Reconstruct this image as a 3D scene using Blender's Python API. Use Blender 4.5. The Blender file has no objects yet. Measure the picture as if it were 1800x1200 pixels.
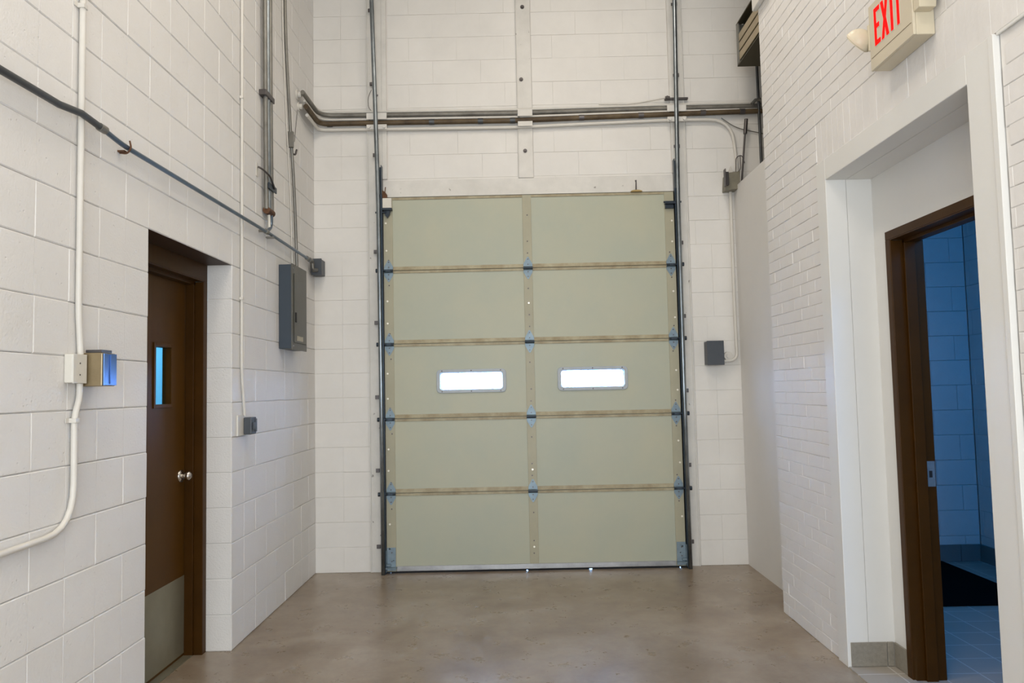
import bpy, math, random
from mathutils import Vector, Matrix
random.seed(7)
C = bpy.context.scene.collection
R = math.radians

# ------------------------------------------------------------------ camera, world, light
PITCH, YAW, ROLL, CAMZ = 0.06267, 0.00393, -0.02121, 1.4685
cam_data = bpy.data.cameras.new('camera')
cam = bpy.data.objects.new('camera', cam_data)
C.objects.link(cam)
cam_data.sensor_width = 36
cam_data.lens = 1324.8 / 1800 * 36
cam_data.clip_start = 0.05
cy_, sy_ = math.cos(YAW), math.sin(YAW)
rz = Matrix(((cy_, -sy_, 0), (sy_, cy_, 0), (0, 0, 1)))
fw = Vector((0, math.cos(PITCH), math.sin(PITCH)))
up = Vector((0, -math.sin(PITCH), math.cos(PITCH)))
rt = Vector((1, 0, 0))
rt, up = rt * math.cos(ROLL) + up * math.sin(ROLL), -rt * math.sin(ROLL) + up * math.cos(ROLL)
rt, up, fw = rz @ rt, rz @ up, rz @ fw
cam.matrix_world = Matrix((
    (rt.x, up.x, -fw.x, 0), (rt.y, up.y, -fw.y, 0), (rt.z, up.z, -fw.z, CAMZ), (0, 0, 0, 1)))
bpy.context.scene.camera = cam
sc = bpy.context.scene
sc.view_settings.view_transform = 'Standard'
sc.view_settings.look = 'None'
sc.view_settings.gamma = 1
sc.view_settings.use_curve_mapping = False
sc.view_settings.exposure = 0.0

world = bpy.data.worlds.new('daylight')
sc.world = world
world.use_nodes = True
bg = world.node_tree.nodes['Background']
bg.inputs[0].default_value = (0.30, 0.54, 1.0, 1)
bg.inputs[1].default_value = 48.0


def area(name, loc, target, sx, sy, power, color):
    d = bpy.data.lights.new(name, 'AREA')
    d.shape = 'RECTANGLE'; d.size = sx; d.size_y = sy
    d.energy = power; d.color = color
    o = bpy.data.objects.new(name, d); C.objects.link(o)
    o.location = loc
    o.rotation_euler = (Vector(target) - Vector(loc)).to_track_quat('-Z', 'Y').to_euler()
    return o


area('ceiling_light', (0.0, 0.8, 5.45), (0.0, 0.8, 0), 1.0, 0.6, 40, (1.0, 0.90, 0.77))
area('ceiling_light', (-0.75, 2.7, 5.45), (-0.75, 2.7, 0), 0.35, 0.9, 31, (1.0, 0.90, 0.77))
area('ceiling_light', (0.95, 4.2, 5.45), (0.95, 4.2, 0), 0.35, 0.7, 25, (1.0, 0.90, 0.77))
area('rear_daylight', (0.0, -2.6, 1.6), (0.0, 3.0, 1.1), 2.8, 2.6, 190, (0.85, 0.93, 1.0))
area('washroom_light', (2.95, 3.0, 2.72), (3.05, 4.6, 0.2), 0.7, 0.7, 25, (0.02, 0.32, 0.95))
area('side_room_light', (-2.5, 4.3, 2.5), (-2.6, 5.5, 1.3), 0.7, 0.7, 26, (0.12, 0.60, 1.0))


# ------------------------------------------------------------------ materials
def mat(name, color, rough=0.5, metal=0.0, bump=0.0, bscale=60.0, var=0.0, vscale=2.0,
        var_col=None, spec=0.5, bdist=0.002, detail=4.0, pits=0.0, coat=0.0, emit=None, estr=0.0):
    m = bpy.data.materials.new(name)
    m.use_nodes = True
    nt = m.node_tree; n = nt.nodes; l = nt.links
    b = n['Principled BSDF']
    b.inputs['Base Color'].default_value = (*color, 1)
    b.inputs['Roughness'].default_value = rough
    b.inputs['Metallic'].default_value = metal
    b.inputs['Specular IOR Level'].default_value = spec
    b.inputs['Coat Weight'].default_value = coat
    SPECK = name in ('painted_steel', 'galvanised')
    if emit:
        b.inputs['Emission Color'].default_value = (*emit, 1)
        b.inputs['Emission Strength'].default_value = estr
    tc = n.new('ShaderNodeTexCoord')
    geo = n.new('ShaderNodeNewGeometry')
    if var:
        t = n.new('ShaderNodeTexNoise')
        t.inputs['Scale'].default_value = vscale
        t.inputs['Detail'].default_value = 6
        t.inputs['Roughness'].default_value = 0.65
        l.new(geo.outputs['Position'], t.inputs['Vector'])
        r = n.new('ShaderNodeValToRGB')
        r.color_ramp.elements[0].position = 0.32
        r.color_ramp.elements[1].position = 0.68
        vc = var_col or tuple(c * (1 - var) for c in color)
        r.color_ramp.elements[0].color = (*vc, 1)
        r.color_ramp.elements[1].color = (*color, 1)
        l.new(t.outputs['Fac'], r.inputs['Fac'])
        l.new(r.outputs['Color'], b.inputs['Base Color'])
    if SPECK:
        ts = n.new('ShaderNodeTexNoise'); ts.inputs['Scale'].default_value = 22; ts.inputs['Detail'].default_value = 3
        mp = n.new('ShaderNodeMapping'); mp.inputs['Scale'].default_value = (1.2, 1, 0.9)
        l.new(geo.outputs['Position'], mp.inputs['Vector']); l.new(mp.outputs[0], ts.inputs['Vector'])
        rs_ = n.new('ShaderNodeValToRGB')
        rs_.color_ramp.elements[0].position = 0.70; rs_.color_ramp.elements[0].color = (1, 1, 1, 1)
        rs_.color_ramp.elements[1].position = 0.76; rs_.color_ramp.elements[1].color = (.38, .36, .34, 1)
        l.new(ts.outputs['Fac'], rs_.inputs['Fac'])
        ms = n.new('ShaderNodeMixRGB'); ms.blend_type = 'MULTIPLY'; ms.inputs[0].default_value = 1
        src = b.inputs['Base Color'].links[0].from_socket
        l.new(src, ms.inputs[1]); l.new(rs_.outputs['Color'], ms.inputs[2]); l.new(ms.outputs[0], b.inputs['Base Color'])
    if bump:
        t2 = n.new('ShaderNodeTexNoise')
        t2.inputs['Scale'].default_value = bscale
        t2.inputs['Detail'].default_value = detail
        l.new(geo.outputs['Position'], t2.inputs['Vector'])
        h = t2.outputs['Fac']
        if pits:
            v = n.new('ShaderNodeTexVoronoi')
            v.inputs['Scale'].default_value = pits
            l.new(geo.outputs['Position'], v.inputs['Vector'])
            rr = n.new('ShaderNodeValToRGB')
            rr.color_ramp.elements[0].position = 0.05
            rr.color_ramp.elements[1].position = 0.20
            l.new(v.outputs['Distance'], rr.inputs['Fac'])
            t3 = n.new('ShaderNodeTexNoise'); t3.inputs['Scale'].default_value = pits * 0.4
            l.new(geo.outputs['Position'], t3.inputs['Vector'])
            mx0 = n.new('ShaderNodeMath'); mx0.operation = 'GREATER_THAN'; mx0.inputs[1].default_value = 0.47
            l.new(t3.outputs['Fac'], mx0.inputs[0])
            mx1 = n.new('ShaderNodeMath'); mx1.operation = 'MAXIMUM'
            l.new(rr.outputs['Color'], mx1.inputs[0]); l.new(mx0.outputs[0], mx1.inputs[1])
            mx = n.new('ShaderNodeMath'); mx.operation = 'MULTIPLY_ADD'
            l.new(mx1.outputs[0], mx.inputs[0]); mx.inputs[1].default_value = 0.9
            l.new(h, mx.inputs[2])
            h = mx.outputs[0]
        bp = n.new('ShaderNodeBump')
        bp.inputs['Strength'].default_value = bump
        bp.inputs['Distance'].default_value = bdist
        l.new(h, bp.inputs['Height'])
        l.new(bp.outputs['Normal'], b.inputs['Normal'])
    return m


WHITE = (0.785, 0.765, 0.74)
m_block = mat('painted_block', WHITE, 0.62, bump=0.6, bscale=110, bdist=0.0026, pits=42, var=0.07, vscale=1.6)
m_blockfine = mat('painted_block_back', (0.79, 0.765, 0.725), 0.55, bump=0.35, bscale=70, bdist=0.0012, var=0.09, vscale=1.8)
m_mortar = mat('painted_mortar', (0.74, 0.70, 0.66), 0.6, bump=0.4, bscale=90, bdist=0.001)
m_brick = mat('painted_brick', (0.79, 0.765, 0.74), 0.68, bump=0.6, bscale=38, bdist=0.003, var=0.05, vscale=3)
m_smooth = mat('painted_plaster', (0.775, 0.765, 0.735), 0.5, bump=0.12, bscale=30, bdist=0.001, var=0.04, vscale=1.5)
m_panelwall = mat('painted_board', (0.79, 0.77, 0.74), 0.65, bump=0.1, bscale=30, bdist=0.001, var=0.04, vscale=1.5)
m_ceiling = mat('ceiling_paint', (0.70, 0.67, 0.62), 0.8)
m_steelpaint = mat('painted_steel', (0.74, 0.715, 0.67), 0.45, bump=0.25, bscale=18, bdist=0.0015, var=0.14, vscale=4,
                   var_col=(0.62, 0.60, 0.56))
m_brown = mat('brown_enamel', (0.060, 0.024, 0.003), 0.42, spec=0.14, bump=0.08, bscale=40, bdist=0.0006, var=0.25, vscale=5)
m_browndoor = mat('brown_door_paint', (0.088, 0.037, 0.004), 0.45, spec=0.14, bump=0.1, bscale=30, bdist=0.0006, var=0.2, vscale=3)
m_darkbrown = mat('dark_lintel', (0.050, 0.022, 0.008), 0.5, spec=0.25)
m_kick = mat('kickplate_metal', (0.31, 0.285, 0.20), 0.4, metal=0.6, var=0.15, vscale=5)
m_knob = mat('satin_steel', (0.62, 0.58, 0.53), 0.22, metal=1.0)
m_doorpanel = mat('garage_panel', (0.465, 0.458, 0.345), 0.45, bump=0.12, bscale=9, bdist=0.002, var=0.10, vscale=1.3,
                  var_col=(0.405, 0.43, 0.35))
m_stile = mat('garage_stile', (0.415, 0.39, 0.28), 0.45, bump=0.2, bscale=14, bdist=0.001, var=0.12, vscale=4)
m_rail = mat('garage_rail', (0.43, 0.385, 0.26), 0.5, bump=0.2, bscale=14, bdist=0.001, var=0.45, vscale=9,
             var_col=(0.27, 0.215, 0.125))
m_gap = mat('dark_gap', (0.10, 0.08, 0.05), 0.8)
m_galv = mat('galvanised', (0.24, 0.315, 0.37), 0.45, metal=0.5, bump=0.2, bscale=60, bdist=0.0005, var=0.25, vscale=25)
m_galvdark = mat('dark_galvanised', (0.045, 0.06, 0.08), 0.38, metal=0.7, var=0.3, vscale=12)
m_track = mat('track_steel', (0.32, 0.36, 0.39), 0.3, metal=0.9, var=0.45, vscale=6)
m_trackdark = mat('track_dark', (0.045, 0.065, 0.09), 0.35, metal=0.6, var=0.3, vscale=8)
m_bolt = mat('bolt_dark', (0.12, 0.11, 0.11), 0.4, metal=0.8)
m_white_screw = mat('light_washer', (0.85, 0.82, 0.72), 0.3, metal=0.3)
m_alum = mat('aluminium', (0.42, 0.42, 0.43), 0.4, metal=0.7, var=0.3, vscale=8)
m_rubber = mat('black_rubber', (0.012, 0.012, 0.014), 0.8)
m_winframe = mat('window_frame_grey', (0.42, 0.46, 0.50), 0.45, var=0.1, vscale=20)
m_conduitwhite = mat('painted_conduit', (0.69, 0.66, 0.605), 0.4, var=0.08, vscale=8)
m_emtdark = mat('dark_conduit', (0.10, 0.105, 0.11), 0.42, metal=0.55, var=0.3, vscale=9)
m_emtblue = mat('steel_conduit', (0.14, 0.19, 0.25), 0.3, metal=0.8, var=0.3, vscale=9)
m_emtgrey = mat('weathered_conduit', (0.26, 0.25, 0.225), 0.4, metal=0.6, var=0.3, vscale=9)
m_rust = mat('rust', (0.13, 0.055, 0.022), 0.8, bump=0.5, bscale=80, var=0.5, vscale=30)
m_pipebrown = mat('rusty_pipe', (0.045, 0.025, 0.010), 0.6, var=0.6, vscale=7, var_col=(0.13, 0.09, 0.045),
                  bump=0.4, bscale=40)
m_box_dark = mat('dark_grey_enamel', (0.065, 0.075, 0.09), 0.42, var=0.2, vscale=10)
m_box_grey = mat('grey_enamel', (0.095, 0.092, 0.078), 0.4, var=0.15, vscale=8)
m_boxblue = mat('slate_enamel', (0.035, 0.05, 0.07), 0.4)
m_box_white = mat('ivory_box', (0.70, 0.67, 0.60), 0.4, var=0.06, vscale=20)
m_box_tan = mat('tan_steel', (0.30, 0.23, 0.13), 0.35, metal=0.4, var=0.2, vscale=20)
m_mirror = mat('clear_cover', (0.10, 0.19, 0.40), 0.15, metal=0.6)
m_greenbox = mat('drab_box', (0.24, 0.22, 0.165), 0.5, var=0.2, vscale=20)
m_label = mat('paper_label', (0.55, 0.50, 0.38), 0.6, var=0.4, vscale=90)
m_exit = mat('sign_plastic', (0.62, 0.55, 0.41), 0.4)
m_exitface = mat('sign_face', (0.62, 0.55, 0.42), 0.45)
m_halo = mat('letter_border', (0.62, 0.60, 0.52), 0.4)
m_red = mat('red_letters', (0.85, 0.003, 0.002), 0.6, spec=0.1, emit=(1, 0.0, 0.0), estr=0.5)
m_lamp = mat('lamp_lens', (0.75, 0.66, 0.5), 0.15, coat=0.5)
m_heat = mat('heater_steel', (0.20, 0.195, 0.17), 0.45, var=0.2, vscale=8)
m_heatdark = mat('heater_dark', (0.060, 0.050, 0.024), 0.6)
m_louver = mat('louver_tan', (0.40, 0.32, 0.20), 0.45, var=0.15, vscale=10)
m_basetile = mat('base_tile', (0.30, 0.27, 0.22), 0.45, bump=0.1, bscale=60, var=0.25, vscale=60)
m_blackpatch = mat('black_patch', (0.0035, 0.0035, 0.0035), 0.95, spec=0.05)


def glass_mat(name, color, rough=0.0):
    m = bpy.data.materials.new(name); m.use_nodes = True
    nt = m.node_tree; n = nt.nodes; l = nt.links
    n.remove(n['Principled BSDF'])
    t = n.new('ShaderNodeBsdfTransparent'); t.inputs[0].default_value = (*color, 1)
    g = n.new('ShaderNodeBsdfGlossy'); g.inputs['Roughness'].default_value = 0.05
    mx = n.new('ShaderNodeMixShader')
    mx.inputs[0].default_value = 0.05; l.new(t.outputs[0], mx.inputs[1]); l.new(g.outputs[0], mx.inputs[2])
    l.new(mx.outputs[0], n['Material Output'].inputs[0])
    return m


m_glass = glass_mat('window_glass', (0.95, 0.97, 1.0))
m_glassblue = glass_mat('door_glass', (0.85, 0.93, 1.0))


def concrete():
    m = bpy.data.materials.new('polished_concrete'); m.use_nodes = True
    nt = m.node_tree; n = nt.nodes; l = nt.links
    b = n['Principled BSDF']
    g = n.new('ShaderNodeNewGeometry')

    def noise(scale, detail=8, rough=0.65, dist=0.0):
        t = n.new('ShaderNodeTexNoise')
        t.inputs['Scale'].default_value = scale; t.inputs['Detail'].default_value = detail
        t.inputs['Roughness'].default_value = rough; t.inputs['Distortion'].default_value = dist
        l.new(g.outputs['Position'], t.inputs['Vector'])
        return t.outputs['Fac']

    def ramp(src, stops):
        r = n.new('ShaderNodeValToRGB')
        r.color_ramp.elements[0].position = stops[0][0]; r.color_ramp.elements[0].color = (*stops[0][1], 1)
        r.color_ramp.elements[1].position = stops[-1][0]; r.color_ramp.elements[1].color = (*stops[-1][1], 1)
        for p, c in stops[1:-1]:
            e = r.color_ramp.elements.new(p); e.color = (*c, 1)
        l.new(src, r.inputs['Fac'])
        return r.outputs['Color']
    c1 = ramp(noise(1.9, 5, 0.62, 0.5), [(0.34, (0.215, 0.160, 0.108)), (0.5, (0.275, 0.215, 0.155)), (0.66, (0.33, 0.275, 0.215))])
    c2 = ramp(noise(11, 5, 0.6, 0.6), [(0.30, (0.80, 0.76, 0.70)), (0.50, (0.97, 0.96, 0.95)), (0.72, (1.1, 1.1, 1.1))])
    mx = n.new('ShaderNodeMixRGB'); mx.blend_type = 'MULTIPLY'; mx.inputs[0].default_value = 0.65
    l.new(c1, mx.inputs[1]); l.new(c2, mx.inputs[2])
    c3 = ramp(noise(48, 2, 0.5), [(0.25, (0.86, 0.85, 0.83)), (0.75, (1.08, 1.08, 1.08))])
    mx2 = n.new('ShaderNodeMixRGB'); mx2.blend_type = 'MULTIPLY'; mx2.inputs[0].default_value = 0.5
    l.new(mx.outputs[0], mx2.inputs[1]); l.new(c3, mx2.inputs[2])
    l.new(mx2.outputs[0], b.inputs['Base Color'])
    b.inputs['Specular IOR Level'].default_value = 0.8
    rr = ramp(noise(6, 6, 0.7), [(0.3, (0.25, 0.25, 0.25)), (0.7, (0.36, 0.36, 0.36))])
    l.new(rr, b.inputs['Roughness'])
    bp = n.new('ShaderNodeBump'); bp.inputs['Strength'].default_value = 0.25; bp.inputs['Distance'].default_value = 0.002
    l.new(noise(35, 5), bp.inputs['Height']); l.new(bp.outputs['Normal'], b.inputs['Normal'])
    return m


def tile_mat(name, color, grout, size, off=(0, 0), gw=0.02):
    m = bpy.data.materials.new(name); m.use_nodes = True
    nt = m.node_tree; n = nt.nodes; l = nt.links
    b = n['Principled BSDF']
    b.inputs['Roughness'].default_value = 0.35
    g = n.new('ShaderNodeNewGeometry')
    mp = n.new('ShaderNodeMapping')
    mp.inputs['Location'].default_value = (off[0], off[1], 0)
    l.new(g.outputs['Position'], mp.inputs['Vector'])
    br = n.new('ShaderNodeTexBrick')
    br.offset = 0; br.squash = 1
    br.inputs['Scale'].default_value = 1.0
    br.inputs['Brick Width'].default_value = size; br.inputs['Row Height'].default_value = size
    br.inputs['Mortar Size'].default_value = gw * size
    br.inputs['Color1'].default_value = (*color, 1)
    br.inputs['Color2'].default_value = (*[c * 0.9 for c in color], 1)
    br.inputs['Mortar'].default_value = (*grout, 1)
    l.new(mp.outputs[0], br.inputs['Vector'])
    l.new(br.outputs['Color'], b.inputs['Base Color'])
    return m


m_floor = concrete()
m_tile = tile_mat('floor_tile', (0.40, 0.36, 0.31), (0.58, 0.56, 0.53), 0.2032, (-2.487 + 0.2032 * 13, -4.08 + 0.2032 * 22))


# ------------------------------------------------------------------ mesh helpers
class MB:
    def __init__(s):
        s.v = []; s.f = []; s.sm = []

    def add(s, vs, fs, smooth=False):
        b = len(s.v)
        s.v += [tuple(v) for v in vs]
        for f in fs:
            s.f.append([i + b for i in f]); s.sm.append(smooth)
        return s

    def box(s, x0, x1, y0, y1, z0, z1):
        x0, x1 = sorted((x0, x1)); y0, y1 = sorted((y0, y1)); z0, z1 = sorted((z0, z1))
        v = [(x, y, z) for z in (z0, z1) for y in (y0, y1) for x in (x0, x1)]
        return s.add(v, [(0, 2, 3, 1), (4, 5, 7, 6), (0, 1, 5, 4), (2, 6, 7, 3), (0, 4, 6, 2), (1, 3, 7, 5)])

    def tube(s, path, r, n=12, smooth=True, caps=True):
        P = [Vector(p) for p in path]
        rs = r if isinstance(r, (list, tuple)) else [r] * len(P)
        T = []
        for i in range(len(P)):
            a = P[max(i - 1, 0)]; b = P[min(i + 1, len(P) - 1)]
            T.append((b - a).normalized())
        ref = Vector((0, 0, 1)) if abs(T[0].z) < 0.9 else Vector((1, 0, 0))
        nrm = (ref - T[0] * ref.dot(T[0])).normalized()
        rings = []
        for i, p in enumerate(P):
            nrm = (nrm - T[i] * nrm.dot(T[i])).normalized()
            bn = T[i].cross(nrm)
            rings.append([p + (nrm * math.cos(2 * math.pi * k / n) + bn * math.sin(2 * math.pi * k / n)) * rs[i] for k in range(n)])
        vs = [v for ring in rings for v in ring]
        fs = []
        for i in range(len(P) - 1):
            for k in range(n):
                k2 = (k + 1) % n
                fs.append((i * n + k, i * n + k2, (i + 1) * n + k2, (i + 1) * n + k))
        s.add(vs, fs, smooth)
        if caps:
            s.add(rings[0], [tuple(range(n))[::-1]])
            s.add(rings[-1], [tuple(range(n))])
        return s

    def cyl(s, a, b, r, n=16, smooth=True):
        return s.tube([a, b], r, n, smooth)

    def prism(s, poly, axis, d0, d1):
        """poly of 2-D points; axis 0,1,2 is the extrusion axis; remaining axes in order"""
        def P(p, d):
            if axis == 0: return (d, p[0], p[1])
            if axis == 1: return (p[0], d, p[1])
            return (p[0], p[1], d)
        n = len(poly)
        vs = [P(p, d0) for p in poly] + [P(p, d1) for p in poly]
        fs = [tuple(range(n)), tuple(range(n, 2 * n))[::-1]]
        for k in range(n):
            k2 = (k + 1) % n
            fs.append((k, k2, n + k2, n + k))
        return s.add(vs, fs)

    def build(s, name, m, parent=None, bevel=0.0, origin=None):
        xs = [v[0] for v in s.v]; ys = [v[1] for v in s.v]; zs = [v[2] for v in s.v]
        o0 = Vector(origin) if origin else Vector(((min(xs) + max(xs)) / 2, (min(ys) + max(ys)) / 2, min(zs)))
        me = bpy.data.meshes.new(name)
        me.from_pydata([(v[0] - o0.x, v[1] - o0.y, v[2] - o0.z) for v in s.v], [], s.f)
        me.polygons.foreach_set('use_smooth', s.sm)
        import bmesh
        bm = bmesh.new(); bm.from_mesh(me)
        bmesh.ops.recalc_face_normals(bm, faces=bm.faces)
        bm.to_mesh(me); bm.free()
        me.materials.append(m)
        o = bpy.data.objects.new(name, me); C.objects.link(o)
        if parent:
            o.parent = parent
            o.location = o0 - WL[parent]
        else:
            o.location = o0
        WL[o] = o0
        if bevel:
            bv = o.modifiers.new('bevel', 'BEVEL'); bv.width = bevel; bv.segments = 2
            bv.limit_method = 'ANGLE'; bv.angle_limit = R(40)
        return o


WL = {}


def thing(name, label, cat, loc, group=None, kind=None):
    o = bpy.data.objects.new(name, None); C.objects.link(o)
    o.location = loc; o.empty_display_size = 0.1
    WL[o] = Vector(loc)
    return tag(o, label, cat, group, kind)


def tag(o, label, cat, group=None, kind=None):
    o['label'] = label; o['category'] = cat
    if group: o['group'] = group
    if kind: o['kind'] = kind
    return o


def struct(o, label, cat):
    return tag(o, label, cat, kind='structure')


def dup(o, parent, offset):
    c = o.copy(); C.objects.link(c); c.parent = parent
    w = WL[o] + Vector(offset)
    c.location = w - (WL[parent] if parent else Vector((0, 0, 0)))
    WL[c] = w
    return c


def fillet(pts, rad, n=6):
    P = [Vector(p) for p in pts]
    rads = rad if isinstance(rad, (list, tuple)) else [rad] * len(P)
    out = [P[0]]
    for i in range(1, len(P) - 1):
        a = (P[i - 1] - P[i]); b = (P[i + 1] - P[i])
        d = min(rads[i], a.length * 0.49, b.length * 0.49)
        s = P[i] + a.normalized() * d; e = P[i] + b.normalized() * d
        for k in range(n + 1):
            t = k / n
            out.append(s * (1 - t) ** 2 + P[i] * 2 * t * (1 - t) + e * t * t)
    out.append(P[-1])
    return out


def block(mb, face, u0, u1, v0, v1, d, back, iu0, iu1, iv, dep, g=0.0008, gv=None):
    gv = g if gv is None else gv
    """A masonry unit. face(u,v,depth)->xyz, depth grows into the wall. Front inset by iu/iv, chamfer depth dep."""
    j = lambda s: random.uniform(-s, s)
    d += j(0.0008)
    a = [(u0 + iu0 + j(.0008), v0 + iv + j(.0008)), (u1 - iu1 + j(.0008), v0 + iv + j(.0008)),
         (u1 - iu1 + j(.0008), v1 - iv + j(.0008)), (u0 + iu0 + j(.0008), v1 - iv + j(.0008))]
    o = [(u0 + g, v0 + gv), (u1 - g, v0 + gv), (u1 - g, v1 - gv), (u0 + g, v1 - gv)]
    # sides shallow, bottom/top deep
    vs = [face(u, v, d + j(.0005)) for u, v in a]
    vs += [face(u, v, d + dep) for u, v in o]
    vs += [face(u, v, back) for u, v in o]
    fs = [(0, 1, 2, 3), (0, 4, 5, 1), (1, 5, 6, 2), (2, 6, 7, 3), (3, 7, 4, 0),
          (4, 8, 9, 5), (5, 9, 10, 6), (6, 10, 11, 7), (7, 11, 8, 4)]
    mb.add(vs, fs)


CO = 0.2032
XL, YB, XR, HC = -1.667, 6.25, 1.69, 5.6

# ------------------------------------------------------------------ floor and ceiling
f = MB().box(-1.93, XR + 0.22, -2.9, 6.6, -0.2, 0.0).build('floor', m_floor)
struct(f, 'brown stained polished concrete floor of the loading bay', 'floor')
f = MB()
f.box(1.93, 3.95, 2.3, 6.3, -0.2, 0.001)
f.build('floor', m_tile)
struct(bpy.data.objects[-1] if False else C.objects[-1], 'square tiled floor of the blue lit washroom', 'floor')
f = MB().box(1.682, 1.925, 2.72, 3.983, -0.02, 0.006).build('floor', m_tile)
struct(f, 'tiled threshold floor inside the right hand doorway recess', 'floor')
f = MB().box(-3.9, -1.94, 2.6, 5.6, -0.2, 0.0).build('floor', m_floor)
struct(f, 'floor of the room behind the brown door', 'floor')
f = MB().box(-3.9, 4.1, -2.9, 6.6, HC, HC + 0.15).build('ceiling', m_ceiling)
struct(f, 'high ceiling over the loading bay', 'ceiling')
f = MB().box(-40, 40, 6.62, 60, -0.25, -0.05).build('ground', mat('outside_asphalt', (0.35, 0.36, 0.37), 0.9))
struct(f, 'paved yard outside the overhead door', 'ground')

# ------------------------------------------------------------------ left wall of concrete block
def lface(u, v, d): return (XL - d, u, v)


Y0 = YB - 14 * CO            # left edge of door opening
Y1 = YB - 9 * CO             # right edge of door opening
ZTOP = 11 * CO
mb = MB()
rows = int(HC / CO) + 1
for r in range(rows):
    z0 = r * CO; z1 = min(z0 + CO, HC - .001)
    if z1 <= z0: continue
    for k in range(-20, 14):
        y0 = Y0 + k * CO; y1 = y0 + CO
        if 0 <= k < 5 and r < 11: continue
        # joint at integer k is a true head joint when (k + r) even, else a scored line
        def ins(kk):
            if (kk + r) % 2 == 0: return 0.0034
            return 0.0014 if random.random() < 0.7 else 0.0003
        i0 = ins(k); i1 = ins(k + 1)
        block(mb, lface, y0 + (.004 if k == 5 and r < 11 else 0), y1, z0, z1, 0, 0.1, i0, i1, 0.0048, 0.0042, g=0.0002, gv=random.choice((.0003, .0006, .0009)))
    if r < 11:
        block(mb, lambda u, v, d: (XL - u, Y1 + d, v), 0.001, 0.150, z0, z1, 0, 0.003 + .004, .003, .001, .0045, .004, g=.0002)
        block(mb, lambda u, v, d: (XL - u, Y0 - d, v), 0.001, 0.150, z0, z1, 0.0002, 0.003, .003, .001, .0045, .0025, g=.0002)
o = mb.build('wall_left', m_block)
struct(o, 'white painted concrete block wall on the left with a deep door opening', 'wall')
mo = MB()
mo.box(XL - 0.014, XL - 0.24, -2.9, Y0 - 0.0035, 0, HC)
mo.box(XL - 0.014, XL - 0.24, Y1 + 0.0035, YB + 0.2, 0, HC)
mo.box(XL - 0.014, XL - 0.24, Y0 - 0.002, Y1 + 0.002, ZTOP + 0.012, HC)
q = mo.build('mortar', m_mortar, o)

# ------------------------------------------------------------------ back wall
def bface(u, v, d): return (u, YB + d, v)


# opening X -1.075..1.385 z<3.09 ; plates cover the edges
JX = -0.65                     # head joint on the wall above the door (even rows)
mb = MB()
HEADZ = 3.09
for r in range(rows):
    z0 = r * CO; z1 = min(z0 + CO, HC - .001)
    if z1 <= z0: continue
    def span(xa, xb, joints, deepfac=1.0):
        js = [xa] + [j for j in joints if xa + 0.03 < j < xb - 0.03] + [xb]
        for a, b in zip(js[:-1], js[1:]):
            block(mb, bface, a, b, z0, z1, 0, 0.1, 0.0006, 0.0006, 0.0027, 0.0024, g=0.00005, gv=random.choice((.0001, .0003, .0006)))
    # left strip
    if r % 2 == 0 or random.random() < 0.6:
        span(XL, -1.215, [-1.433])
    else:
        span(XL, -1.215, [])
    # right strip
    if r % 2: j = [1.735 - .2032, 1.735 + .2032 - .004]
    else: j = [1.735, 2.141]
    if r < 13: j = [1.66] if (r % 2 == 0 or random.random() < .5) else [1.60 if random.random() < .3 else 1.66]
    span(1.478, 4.0 if r >= 15 else 1.97, j + [2.35, 2.75, 3.15])
    # above door
    if z1 > HEADZ + 0.15:
        if z0 < HEADZ + 0.15: z0 = HEADZ + 0.145
        off = JX + (CO if r % 2 == 1 else 0)
        js = [off + 2 * CO * i for i in range(-3, 8)]
        span(-1.035, 0.062, js)
        span(0.19, 1.345, js)
o = mb.build('wall_back', m_blockfine)
struct(o, 'white painted concrete block wall around the overhead door', 'wall')
mo = MB()
mo.box(XL - 0.2, -1.09, YB + 0.0042, YB + 0.22, 0, HC)
mo.box(1.375, 4.1, YB + 0.0042, YB + 0.22, 0, HC)
mo.box(-1.09, 1.375, YB + 0.0042, YB + 0.22, HEADZ, HC)
mo.build('mortar', m_mortar, o)

# painted steel frame around the door
t = MB().box(-1.213, -1.085, YB - 0.012, YB + 0.004, 0, HC - .01)
t.box(-1.213, -1.204, YB - 0.020, YB, 0, HC - .01)
t.box(-1.085, -1.077, YB - 0.012, YB + 0.1, 0, 3.07)
t.box(-1.085, -1.045, YB - 0.016, YB + 0.002, 3.25, HC - .01)
o = t.build('trim_1', m_steelpaint, bevel=0.002)
struct(o, 'scuffed white painted steel jamb left of the overhead door', 'door jamb')
t = MB().box(1.376, 1.468, YB - 0.012, YB + 0.004, 0, HC - .01)
t.box(1.462, 1.473, YB - 0.020, YB, 0, HC - .01)
t.box(1.350, 1.376, YB - 0.016, YB + 0.002, 3.25, HC - .01)
o = t.build('trim_2', m_steelpaint, bevel=0.002)
struct(o, 'scuffed white painted steel jamb right of the overhead door', 'door jamb')
t = MB().box(-1.083, 1.374, YB - 0.010, YB + 0.10, 3.095, 3.235)
o = t.build('trim_3', m_steelpaint, bevel=0.002)
struct(o, 'white painted steel header plate over the overhead door', 'door header')
t = MB().box(0.066, 0.186, YB - 0.014, YB + 0.004, 3.237, HC - .01)
t.box(0.062, 0.068, YB - 0.02, YB, 3.237, HC - .01)
o = t.build('trim_4', m_steelpaint, bevel=0.002)
struct(o, 'white painted centre steel post above the overhead door', 'steel post')
b0 = None
for (x, z) in [(0.123, 4.713), (0.100, 4.081), (0.120, 3.465)]:
    b = MB().cyl((x, YB - 0.019, z), (x, YB - 0.0135, z), 0.017, 14).cyl((x, YB - 0.028, z), (x, YB - 0.018, z), 0.010, 6, False)
    b.build('bolt', m_bolt, o)

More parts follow.
